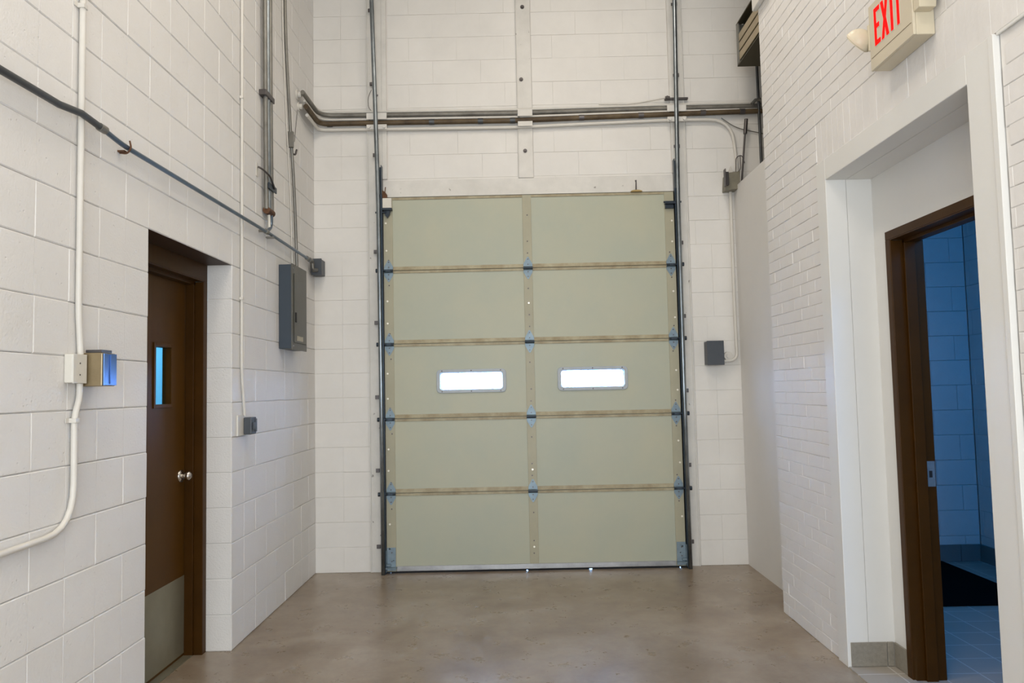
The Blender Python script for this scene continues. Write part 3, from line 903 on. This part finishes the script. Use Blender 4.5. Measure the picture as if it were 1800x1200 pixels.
# F: electrical panel
P = thing('electrical_panel', 'tall grey electrical panel with a hinged door near the far left corner', 'electrical panel', (XL + .04, 5.48, 1.785))
py0, py1, pz0, pz1 = 5.30, 5.655, 1.785, 2.385
MB().box(XL + .001, XL + .088, py0, py1, pz0, pz1).build('cabinet', m_boxblue, P, bevel=.003)
MB().box(XL + .089, XL + .098, py0 - .006, py1 + .006, pz0 - .006, pz1 + .006).build('cover_trim', m_box_grey, P, bevel=.002)
dr = MB().box(XL + .099, XL + .104, py0 + .035, py1 - .03, pz0 + .045, pz1 - .06).build('panel_door', m_box_grey, P, bevel=.0015)
MB().box(XL + .105, XL + .109, py0 + .045, py0 + .07, pz0 + .19, pz0 + .26).build('latch', m_rubber, dr)
MB().box(XL + .1045, XL + .1055, py0 + .09, py0 + .24, pz0 + .06, pz0 + .095).build('paper_label', m_label, dr)
for z in (pz0 + .02, pz1 - .025):
    MB().cyl((XL + .097, py0 + .018, z), (XL + .101, py0 + .018, z), .006, 10).build('screw', m_alum, P)
MB().cyl((XL + .05, py0 + .012 - .014, pz1 - .05), (XL + .05, py0 - .002, pz1 - .05), .010, 10).build('knockout', m_alum, P)

# ------------------------------------------------------------------ right of the overhead door: grey box, conduit, motor box
bx = thing('disconnect_box', 'slate grey disconnect box on the back wall right of the overhead door', 'electrical box', (1.62, 6.2, 1.62))
MB().box(1.566, 1.694, 6.135, YB - .001, 1.630, 1.822).build('box_body', m_box_dark, bx, bevel=.004)
MB().box(1.560, 1.698, 6.125, 6.134, 1.626, 1.824).build('cover', m_box_dark, bx, bevel=.003)
Cn = thing('conduit', 'white conduit linking the small motor box to the slate disconnect box', 'conduit', (1.83, 6.22, 1.65))
MB().tube(fillet([(1.825, 6.215, 3.07), (1.822, 6.215, 2.1), (1.826, 6.215, 1.665), (1.70, 6.21, 1.658)], [0, .1, .11, 0]), .0125, 12).build('conduit_run', m_conduitwhite, Cn)
MB().cyl((1.755, 6.205, 1.70), (1.755, YB - .001, 1.70), .036, 20).cyl((1.755, 6.198, 1.70), (1.755, 6.206, 1.70), .018, 12).box(1.70, 1.75, 6.21, 6.235, 1.69, 1.71).build('round_cover', m_conduitwhite, Cn)
MB().box(1.700, 1.716, 6.195, 6.235, 1.645, 1.672).build('box_connector', m_alum, Cn)
bx = thing('motor_box', 'small drab metal control box beside the top of the plain partition', 'control box', (1.84, 6.2, 3.06))
MB().prism([(1.765, 3.07), (1.885, 3.075), (1.892, 3.225), (1.80, 3.215), (1.775, 3.20)], 1, 6.14, YB - .001).build('box_body', m_greenbox, bx, bevel=.006)
MB().box(1.758, 1.786, 6.10, 6.139, 3.10, 3.21).box(1.752, 1.760, 6.09, 6.139, 3.09, 3.235).build('relay', m_bolt, bx, bevel=.003)
MB().prism([(1.80, 3.215), (1.86, 3.22), (1.84, 3.29)], 1, 6.215, 6.235).build('mounting_ear', m_conduitwhite, bx)
MB().tube(fillet([(1.835, 6.16, 3.22), (1.86, 6.15, 3.20), (1.90, 6.15, 3.24), (1.90, 6.15, 3.36)], .03), .004, 8).tube(fillet([(1.865, 6.17, 3.22), (1.87, 6.17, 3.35), (1.92, 6.17, 3.37), (1.94, 6.17, 3.30)], .03), .004, 8).build('flex_wire', m_bolt, bx)
MB().tube([(1.972, 6.18, 3.675), (1.958, 6.18, 3.55)], .0155, 12).tube([(1.958, 6.18, 3.57), (1.915, 6.19, 3.05 + .08)], .008, 10).build('pull_rod', m_bolt)
tag(C.objects[-1], 'thin black rod leaning behind the top of the plain partition', 'rod')
pipe('pipe', 'dark vertical pipe in the corner behind the brick pier below the heater',
     [(2.085, 6.20, 4.25), (2.088, 6.20, 3.7), (2.09, 6.20, 3.12)], .012, m_emtdark, .05, 'pipe')
c = MB().tube([(2.02, 6.17, 3.80), (2.05, 6.165, 3.83), (2.09, 6.165, 3.835), (2.12, 6.17, 3.80)], .014, 10)
tag(c.build('pipe_elbow', m_emtgrey), 'grey pipe elbow wrapping over the pipes beside the brick pier', 'pipe fitting')
pipe('cable', 'thin grey cable drooping toward the brick pier under the pipes',
     [(1.78, 6.236, 3.71), (1.9, 6.236, 3.62), (2.2, 6.236, 3.55)], .004, m_emtgrey, .1, 'cable')

# ------------------------------------------------------------------ heater
H = thing('unit_heater', 'brown metal unit heater with tan louvres hung high by the brick pier', 'heater', (2.15, 5.5, 4.02))
hx, hy0, hy1, hz0, hz1 = 1.84, 5.36, 5.93, 4.03, 4.36
c = MB()
c.box(hx, 2.45, hy1 - .012, hy1, hz0, hz1)         # far side
c.box(hx + .002, 2.45, hy0, hy0 + .012, hz0, hz1)
c.box(2.438, 2.45, hy0 + .012, hy1 - .012, hz0, hz1)
c.build('casing', m_heat, H)
MB().box(hx, 2.45, hy0, hy1, hz0 - .012, hz0 - .001).build('bottom_panel', m_heatdark, H)
MB().box(hx + .06, 2.45, hy0, hy1, hz1 + .001, hz1 + .012).build('top_panel', m_heatdark, H)
MB().box(hx, hx + .012, hy1 - .045, hy1 - .013, hz0 + .002, hz1 - .002).build('front_flange', m_heat, H)
MB().box(hx - .003, hx + .030, hy0 - .012, hy0 + .013, hz0 + .04, hz1 - .002).build('end_flange', m_louver, H)
MB().prism([(hx - .0, hz1 - .005), (hx + .07, hz1 + .013), (hx + .07, hz1 + .018), (hx - .0, hz1 + .005)], 1, hy0, hy1).build('top_flap', m_heatdark, H)
for i in range(3):
    z = hz0 + .022 + i * .076
    l_ = MB().prism([(hx + .010, z), (hx + .060, z + .052), (hx + .060, z + .060), (hx + .004, z + .006)], 1, hy0 + .014, hy1 - .05)
    l_.box(hx + .004, hx + .009, hy0 + .014, hy1 - .05, z, z + .060)
    l_.build('louvre', m_louver, H)
MB().box(hx + .3, hx + .31, hy0 + .014, hy1 - .014, hz0 + .01, hz1 - .01).build('core', m_heatdark, H)
MB().cyl((2.15, 5.55, hz1 + .012), (2.15, 5.55, HC - .002), .008, 8).build('hanger_rod', m_bolt, H)

# ------------------------------------------------------------------ right wall: brick, trim, recess
def rface(u, v, d): return (XR + d, u, v)


BP, BL = 0.0705, 0.2117
YE = 4.952
TO0, TO1 = 3.985, 2.715       # opening in trim (Y)
TZ = 2.548
TR0, TR1, TRZ = 4.105, 2.552, 2.664
mb = MB()
nrow = int(HC / BP)
SOLD = 0.205
for r in range(nrow + 1):
    z0 = r * BP; z1 = min(z0 + BP, HC)
    if z1 - z0 < .01: continue
    off = (BL / 2 if r % 2 else 0) + random.uniform(-.012, .012)
    y = YE
    ys = [YE]
    yy = YE - (BL if r % 2 else BL / 2)
    while yy > -0.6:
        ys.append(yy + random.uniform(-.006, .006)); yy -= BL
    for a, b in zip(ys[:-1], ys[1:]):
        ya, yb = b, a
        if z0 < TRZ + SOLD - .01:
            # header zone and opening zone clipped between TR1 and TR0
            segs = []
            if yb > TR0:
                segs.append((max(ya, TR0), yb, 0.0))
            if ya < TR1 and z1 <= TRZ + .01:
                segs.append((ya, min(yb, TR1 - 0.010), 0.007))
        else:
            segs = [(ya, yb, 0.0)]
        for (p0, p1, dd) in segs:
            if p1 - p0 < 0.02: continue
            block(mb, rface, p0, p1, z0, z1, dd + random.uniform(-.0008, .0008), 0.06, 0.0030, 0.0030, 0.0034, 0.0028, g=0.0002, gv=random.choice((.0001, .0004, .0008)))
# soldier course above the trim
y = TR0
while y > -0.6:
    y2 = y - 0.0695
    z1 = math.ceil((TRZ + SOLD - .01) / BP) * BP
    kf = 1.0 if y > 3.45 else 0.45
    block(mb, rface, y2, y, TRZ + .002, z1, 0.001, 0.06, 0.0018 * kf, 0.0018 * kf, 0.002, 0.0016 * kf, g=0.0001)
    y = y2
o = mb.build('wall_right', m_brick)
struct(o, 'white painted brick pier and wall on the right around the doorway recess', 'wall')
mo = MB()
mo.box(XR + .0046, 1.865, TR0 - .11, YE - .003, 0, 2.664)
mo.box(XR + .0046, 1.92, -2.9, YE - .003, TRZ + .03, HC)
mo.box(XR + .0118, 1.92, -2.9, TR1 - .005, 0, TRZ + .03)
mo.build('mortar', mat('painted_mortar_right', (0.80, 0.77, 0.735), 0.5, bump=.3, bscale=60), o)

# flat painted trim around the recess
tx0, tx1 = XR - 0.010, XR + 0.10
t = MB()
t.box(tx0, tx1, TO0, TR0 - .004, 0, TRZ - .002)
t.box(tx0, tx1, TR1, TO1, 0, TRZ - .002)
t.box(tx0, tx1, TO1, TO0, TZ, TRZ - .002)
o = t.build('trim_5', m_smooth, bevel=0.003)
struct(o, 'wide flat white trim framing the doorway recess on the right', 'door surround')
t = MB().box(tx0 - .004, tx0 + .02, TR1 - .003, TR1 + .026, 0, TRZ - .004)
t.box(XR - .003, XR + .0046, 1.2, TR1 - .006, TRZ - .012, TRZ - .001)
o = t.build('trim_6', m_smooth, bevel=0.002)
struct(o, 'narrow cracked edge strip along the near side of the white door surround', 'edge strip')
# recess
XB = 1.925
t = MB()
t.box(tx1 + .0005, XB, TO0, TO0 + .1, 0, TZ + .02)   # far reveal
o = t.build('wall_recess_far', m_smooth); struct(o, 'smooth white reveal at the far side of the doorway recess', 'wall')
t = MB().box(tx1 + .0005, XB, TO1 - .15, TO1, 0, TZ + .02)
o = t.build('wall_recess_near', m_smooth); struct(o, 'smooth white reveal at the near side of the doorway recess', 'wall')
t = MB().box(tx1 + .0005, XB, TO1 - .15, TO0 + .1, TZ + .0205, TZ + .12)
t.box(tx1 + .0005, XB, TO1 + .0005, TO0 - .0005, TZ, TZ + .02)
o = t.build('ceiling_recess', m_smooth); struct(o, 'white soffit of the doorway recess', 'ceiling')
FY0, FY1, FZ = 3.838, 2.90, 2.222
t = MB()
t.box(XB, XB + .13, FY0 - .01, 4.2, 0, 2.9)
t.box(XB, XB + .13, 2.3, FY1 + .01, 0, 2.9)
t.box(XB, XB + .13, FY1 + .01, FY0 - .01, FZ - .01, 2.9)
o = t.build('wall_recess_back', m_smooth); struct(o, 'smooth white wall at the back of the doorway recess around the brown frame', 'wall')
t = MB()
t.box(XR + .006, XB - .046, TO0 - .009, TO0 - .0005, 0.007, 0.128)
t.box(XB - .043, XB - .010, TO0 - .009, TO0 - .0005, 0.007, 0.128)
t.box(XB - .010, XB - .001, FY0 + .012, TO0 - .010, 0.007, 0.128)
o = t.build('baseboard_recess', m_basetile, bevel=.002)
struct(o, 'grey brown tile base around the far corner of the doorway recess', 'baseboard')

# brown frame
D2 = thing('door_2', 'brown steel door frame of the open doorway in the right recess', 'door frame', (XB + .06, 3.37, 0), kind='structure')
fx0 = XB - .012


def jamb(mb, ya, s, z1):
    # s=-1: far jamb (opening towards -Y)
    mb.box(fx0, fx0 + .016, ya, ya + s * .0455, 0, z1 + .0072)
    mb.box(fx0 + .0, XB + .05, ya + s * .046, ya + s * .052, 0, z1)
    mb.box(XB + .05, XB + .105, ya + s * .046, ya + s * .068, 0, z1)
    mb.box(XB + .105, XB + .155, ya + s * .046, ya + s * .052, 0, z1)
    mb.box(XB + .139, XB + .155, ya, ya + s * .0455, 0, z1)


mb = MB(); jamb(mb, FY0 + .008, -1, FZ - .043); mb.build('jamb', m_brown, D2, bevel=.002)
mb = MB(); jamb(mb, FY1 - .008, 1, FZ - .043); mb.build('jamb', m_brown, D2, bevel=.002)
mb = MB()
ya, yb = FY1 - .008, FY0 + .008
mb.box(fx0, fx0 + .016, ya, yb, FZ - .0355, FZ + .008)
mb.box(fx0, XB + .05, ya + .05, yb - .05, FZ - .042, FZ - .036)
mb.box(XB + .05, XB + .105, ya + .05, yb - .05, FZ - .058, FZ - .036)
mb.box(XB + .105, XB + .155, ya + .05, yb - .05, FZ - .042, FZ - .036)
mb.box(XB + .139, XB + .155, ya, yb, FZ - .0355, FZ + .008)
mb.build('frame_head', m_brown, D2, bevel=.002)
sp = MB().box(XB + .112, XB + .150, FY0 - .0462, FY0 - .044, 0.94, 1.065)
sp.build('strike_plate', m_galv, D2)
sp = MB().box(XB + .120, XB + .136, FY0 - .0468, FY0 - .0463, 0.985, 1.018)
sp.build('strike_hole', m_rubber, D2)

# washroom beyond
mb = MB()
for r in range(14):
    z0, z1 = r * CO + .0, (r + 1) * CO
    xs = [1.97, 2.4 + (CO if r % 2 else 0)]
    x = 2.4 + (CO if r % 2 else 0)
    while x + 2 * CO < 3.74: x += 2 * CO; xs.append(x)
    xs.append(3.74)
    for a, b in zip(xs[:-1], xs[1:]):
        block(mb, lambda u, v, d: (u, 6.22 + d, v), a, b, z0, z1, 0, .026, .003, .003, .004, .004)
o = mb.build('wall_washroom_back', m_block)
struct(o, 'block wall of the washroom seen through the doorway', 'wall')
mb = MB()
for r in range(14):
    y = 2.3
    while y < 6.2:
        block(mb, lambda u, v, d: (3.74 + d, u, v), y + (CO if r % 2 else 0), y + 2 * CO + (CO if r % 2 else 0) if y + 3 * CO < 6.2 else 6.215, r * CO, (r + 1) * CO, 0, .1, .003, .003, .004, .004)
        y += 2 * CO
o = mb.build('wall_washroom_side', m_block)
struct(o, 'right hand block wall of the washroom', 'wall')
MB().box(3.745, 3.95, 2.3, 6.22, 0, 3.1).build('mortar', m_mortar, o)
o = MB().box(1.97, 3.95, 2.1, 2.3, 0, 3.1).build('wall_washroom_near', m_smooth); struct(o, 'near wall of the washroom', 'wall')
o = MB().box(1.935, 3.95, -2.9, 6.245, 2.86, 3.105).build('ceiling_washroom', m_ceiling); struct(o, 'low ceiling of the washroom', 'ceiling')
t = MB()
x = 2.06
while x < 3.7:
    t.box(x + .002, min(x + .30, 3.725), 6.205, 6.2195, 0.002, .135); x += .302
y = 2.35
while y < 6.15:
    t.box(3.725, 3.7395, y + .002, min(y + .30, 6.204), 0.002, .135); y += .302
o = t.build('baseboard_washroom', mat('washroom_base_tile', (0.20, 0.20, 0.19), .4), bevel=.001)
struct(o, 'dark tile base along the washroom walls', 'baseboard')
o = MB().box(2.12, 3.41, 4.995, 6.20, .0012, .010).build('floor_patch', m_blackpatch, bevel=.002)  # plain black sheet covering part of the tiles
tag(o, 'flat black patch on the washroom floor tiles', 'mat')

# plain partition between brick pier and back wall
o = MB().box(1.865, 1.965, YE - .7, YB - .003, 0, 3.112).build('wall_partition', m_panelwall)
struct(o, 'plain off-white partition between the brick pier and the back wall', 'wall')
o = MB().box(3.95, 4.1, -2.9, YB, 0, HC).build('wall_far_right', m_ceiling)
struct(o, 'outer wall beyond the washroom', 'wall')
# cap at the head of the brick pier
c = MB().box(XR - .035, XR - .001, -2.8, YE + .02, 3.985, 4.10)
o = c.build('trim_7', m_steelpaint, bevel=.006)
struct(o, 'white ledge at the top of the brick pier', 'ledge')

# ------------------------------------------------------------------ exit sign
ES = thing('exit_sign', 'lit EXIT sign with two emergency lamp heads over the right doorway', 'exit sign', (1.645, 3.08, 2.834))
ex0, ex1, ey0, ey1, ez0, ez1 = 1.602, XR - .001, 2.907, 3.262, 2.834, 3.125
MB().box(ex0 + .012, ex1, ey0, ey1, ez0, ez1).build('housing', m_exit, ES, bevel=.004)
fc = MB().box(ex0, ex0 + .0115, ey0, ey1, ez0 + .0, ez1).build('face_plate', m_exitface, ES, bevel=.002)
MB().box(ex0 - .0012, ex0 + .0005, ey0 + .012, ey1 - .012, ez0 + .052, ez0 + .054).build('seam', mat('seam_brown', (.22, .17, .10), .7), fc)
# letters drawn in (p, z) with p increasing towards the camera's right (decreasing Y)
LZ0, LH = 2.926, 0.165


def LW(p, z): return (3.212 - p, LZ0 + z * LH)


def letter(polys, m_, nm, par, x0, x1):
    mb = MB()
    for poly in polys:
        mb.prism([LW(*q_) for q_ in poly], 0, x0, x1)
    return mb.build(nm, m_, par)


w_ = 0.050; s_w = 0.019; hb = 0.125


def outset(poly, e):
    """mitre offset in metres of a polygon given in (p, fraction of letter height)"""
    P = [(p, z * LH) for p, z in poly]
    ar = sum(P[i - 1][0] * P[i][1] - P[i][0] * P[i - 1][1] for i in range(len(P)))
    sg = 1 if ar > 0 else -1
    out = []
    for i in range(len(P)):
        a, b, c_ = Vector(P[i - 1]), Vector(P[i]), Vector(P[(i + 1) % len(P)])
        d1 = (b - a).normalized(); d2 = (c_ - b).normalized()
        n1 = Vector((d1.y, -d1.x)) * sg; n2 = Vector((d2.y, -d2.x)) * sg
        m = n1 + n2
        m = m / max(m.dot(n1), 0.6) if m.length > 1e-6 else n1
        q_ = b + m * e
        out.append((q_.x, q_.y / LH))
    return out


pE = [(0, 0), (w_, 0), (w_, hb), (s_w, hb), (s_w, .44), (w_ * .86, .44), (w_ * .86, .44 + hb), (s_w, .44 + hb),
      (s_w, 1 - hb), (w_, 1 - hb), (w_, 1), (0, 1)]
x0_, xw, xs = 0.060, 0.064, 0.022
pX = [(0, 0), (xs, 0), (xw / 2, .30), (xw - xs, 0), (xw, 0), (xw / 2 + xs * .5, .5), (xw, 1), (xw - xs, 1), (xw / 2, .70), (xs, 1), (0, 1), (xw / 2 - xs * .5, .5)]
pX = [(a + x0_, b) for a, b in pX]
pI = [(0.140, 0), (0.160, 0), (0.160, 1), (0.140, 1)]
tx = 0.172; tw = 0.058
pT = [(tx + tw / 2 - s_w / 2, 0), (tx + tw / 2 + s_w / 2, 0), (tx + tw / 2 + s_w / 2, 1 - hb), (tx + tw, 1 - hb), (tx + tw, 1), (tx, 1), (tx, 1 - hb), (tx + tw / 2 - s_w / 2, 1 - hb)]
for nm, pol in (('letter_e', pE), ('letter_x', pX), ('letter_i', pI), ('letter_t', pT)):
    letter([outset(pol, .0035)], m_halo, 'letter_border', fc, ex0 - .0010, ex0 - .0001)
    letter([pol], m_red, nm, fc, ex0 - .0022, ex0 - .0011)
# far lamp head: half dome shade, its lens turned down and into the room
lm = MB()
ax = Vector((0.49, -0.674, 0.58)).normalized()      # from lens to crown
lc = Vector((1.579, 3.325, 2.995))
e1 = Vector((0, 1, 0)); e1 = (e1 - ax * e1.dot(ax)).normalized(); e2 = ax.cross(e1)
N1, N2 = 8, 24
prof = [(0.060, -0.004), (0.062, 0.0)] + [(0.060 * math.cos(R(90 * t_ / N1)) + .001, 0.060 * math.sin(R(90 * t_ / N1))) for t_ in range(N1 + 1)]
vs = []; fs = []
for (pr_, ph_) in prof:
    for k in range(N2):
        a = 2 * math.pi * k / N2
        vs.append(lc + ax * ph_ + (e1 * math.cos(a) + e2 * math.sin(a)) * pr_)
for i in range(len(prof) - 1):
    for k in range(N2):
        k2 = (k + 1) % N2
        fs.append((i * N2 + k, i * N2 + k2, (i + 1) * N2 + k2, (i + 1) * N2 + k))
lm.add(vs, fs, True)
lh = lm.build('lamp_head', m_exit, ES)
lm = MB().cyl(lc - ax * .003, lc - ax * .008, 0.056, 24)
lm.build('lens', m_lamp, lh)
MB().box(1.60, 1.66, ey1 + .0005, ey1 + .016, 2.93, 3.05).build('lamp_base', m_exit, lh, bevel=.004)
# near lamp head: boxy bracket, mostly above the picture
lm = MB().prism([(1.606, 2.923), (1.672, 2.923), (1.684, 3.02), (1.606, 3.02)], 1, ey0 - .045, ey0 - .0005)
lh = lm.build('lamp_head', m_exit, ES, bevel=.003)
MB().prism([(1.59, 3.0), (1.69, 3.03), (1.69, 3.10), (1.575, 3.09)], 1, ey0 - .12, ey0 - .046).build('lamp_shade', m_exit, lh, bevel=.006)

# ------------------------------------------------------------------ brown door in the left wall
D3_ = thing('door_3', 'dark brown steel door with a narrow blue lit window and metal kick plate', 'door', (-1.88, 3.9, 0), kind='structure')
fxa = XL - .145            # frame face
mb = MB()


def jl(mb, ya, s, z1):
    mb.box(fxa, fxa - .012, ya, ya + s * .0455, 0, z1 + .0066)
    mb.box(fxa, fxa - .05, ya + s * .046, ya + s * .052, 0, z1)
    mb.box(fxa - .05, fxa - .098, ya + s * .046, ya + s * .068, 0, z1)


jl(mb, Y1 - .002, -1, ZTOP - .1050); mb.build('jamb', m_brown, D3_, bevel=.0015)
mb = MB(); jl(mb, Y0 + .002, 1, ZTOP - .1050); mb.build('jamb', m_brown, D3_, bevel=.0015)
mb = MB()
zt = ZTOP - .0006
mb.box(fxa, fxa - .012, Y0 + .002, Y1 - .002, zt - .0975, zt)
mb.box(fxa, fxa - .05, Y0 + .05, Y1 - .05, zt - .104, zt - .098)
mb.box(fxa - .05, fxa - .098, Y0 + .05, Y1 - .05, zt - .122, zt - .098)
mb.build('frame_head', m_brown, D3_, bevel=.0015)
mb = MB().box(XL - .004, XL - .24, Y0 + .001, Y1 - .001, ZTOP + .0, ZTOP + .011)
mb.build('lintel_plate', m_darkbrown, D3_, bevel=.001)
lx = fxa - .1
ly0, ly1, lz1 = Y0 + .062, Y1 - .062, ZTOP - .118
wy0, wy1, wz0, wz1 = 3.985, 4.165, 1.425, 1.735
mb = MB()
for a in ((ly0, wy0, .006, lz1), (wy1, ly1, .006, lz1), (wy0, wy1, .006, wz0), (wy0, wy1, wz1, lz1)):
    mb.box(lx, lx - .044, *a)
leaf = mb.build('door_leaf', m_browndoor, D3_)
mb = MB()
for a in ((wy0 - .02, wy0, wz0 - .02, wz1 + .02), (wy1, wy1 + .02, wz0 - .02, wz1 + .02), (wy0, wy1, wz0 - .02, wz0), (wy0, wy1, wz1, wz1 + .02)):
    mb.box(lx + .008, lx + .0005, *a)
mb.build('window_frame', m_browndoor, leaf, bevel=.0015)
MB().box(lx - .022, lx - .026, wy0 - .01, wy1 + .01, wz0 - .01, wz1 + .01).build('window_pane', m_glassblue, leaf)
MB().box(lx + .0025, lx + .0005, ly0 + .02, ly1 - .001, .02, .452).build('kick_plate', m_kick, leaf, bevel=.0006)
kb = MB()
ky, kz = ly1 - .062, 1.016
kb.tube([(lx + .0005, ky, kz), (lx + .008, ky, kz), (lx + .012, ky, kz)], [.034, .034, .02], 24)
kb.tube([(lx + .010, ky, kz), (lx + .026, ky, kz), (lx + .034, ky, kz), (lx + .044, ky, kz), (lx + .056, ky, kz), (lx + .064, ky, kz)],
        [.012, .012, .022, .027, .025, .012], 24)
kb.build('door_knob', m_knob, leaf)
MB().box(lx - .044, lx + .05, Y0 + .06, Y1 - .06, 0.0005, .005).build('threshold', m_kick, D3_)

# room behind that door
for nm, a, lb in (('wall_side_room_back', (-3.2, -3.1, 2.6, 5.6, 0, 2.7), 'pale wall of the room behind the brown door'),
              ('wall_side_room_far', (-3.1, -1.93, 5.5, 5.6, 0, 2.7), 'far wall of the room behind the brown door'),
              ('wall_side_room_near', (-3.1, -1.93, 2.6, 2.7, 0, 2.7), 'near wall of the room behind the brown door')):
    o = MB().box(*a).build(nm, m_smooth); struct(o, lb, 'wall')
o = MB().box(-3.2, -1.93, 2.6, 5.6, 2.7, 2.8).build('ceiling_side_room', m_ceiling); struct(o, 'ceiling of the room behind the brown door', 'ceiling')
# rear wall behind the camera
o = MB().box(-1.9, 4.1, -3.0, -2.9, 0, HC).build('wall_rear', m_smooth); struct(o, 'wall behind the camera', 'wall')
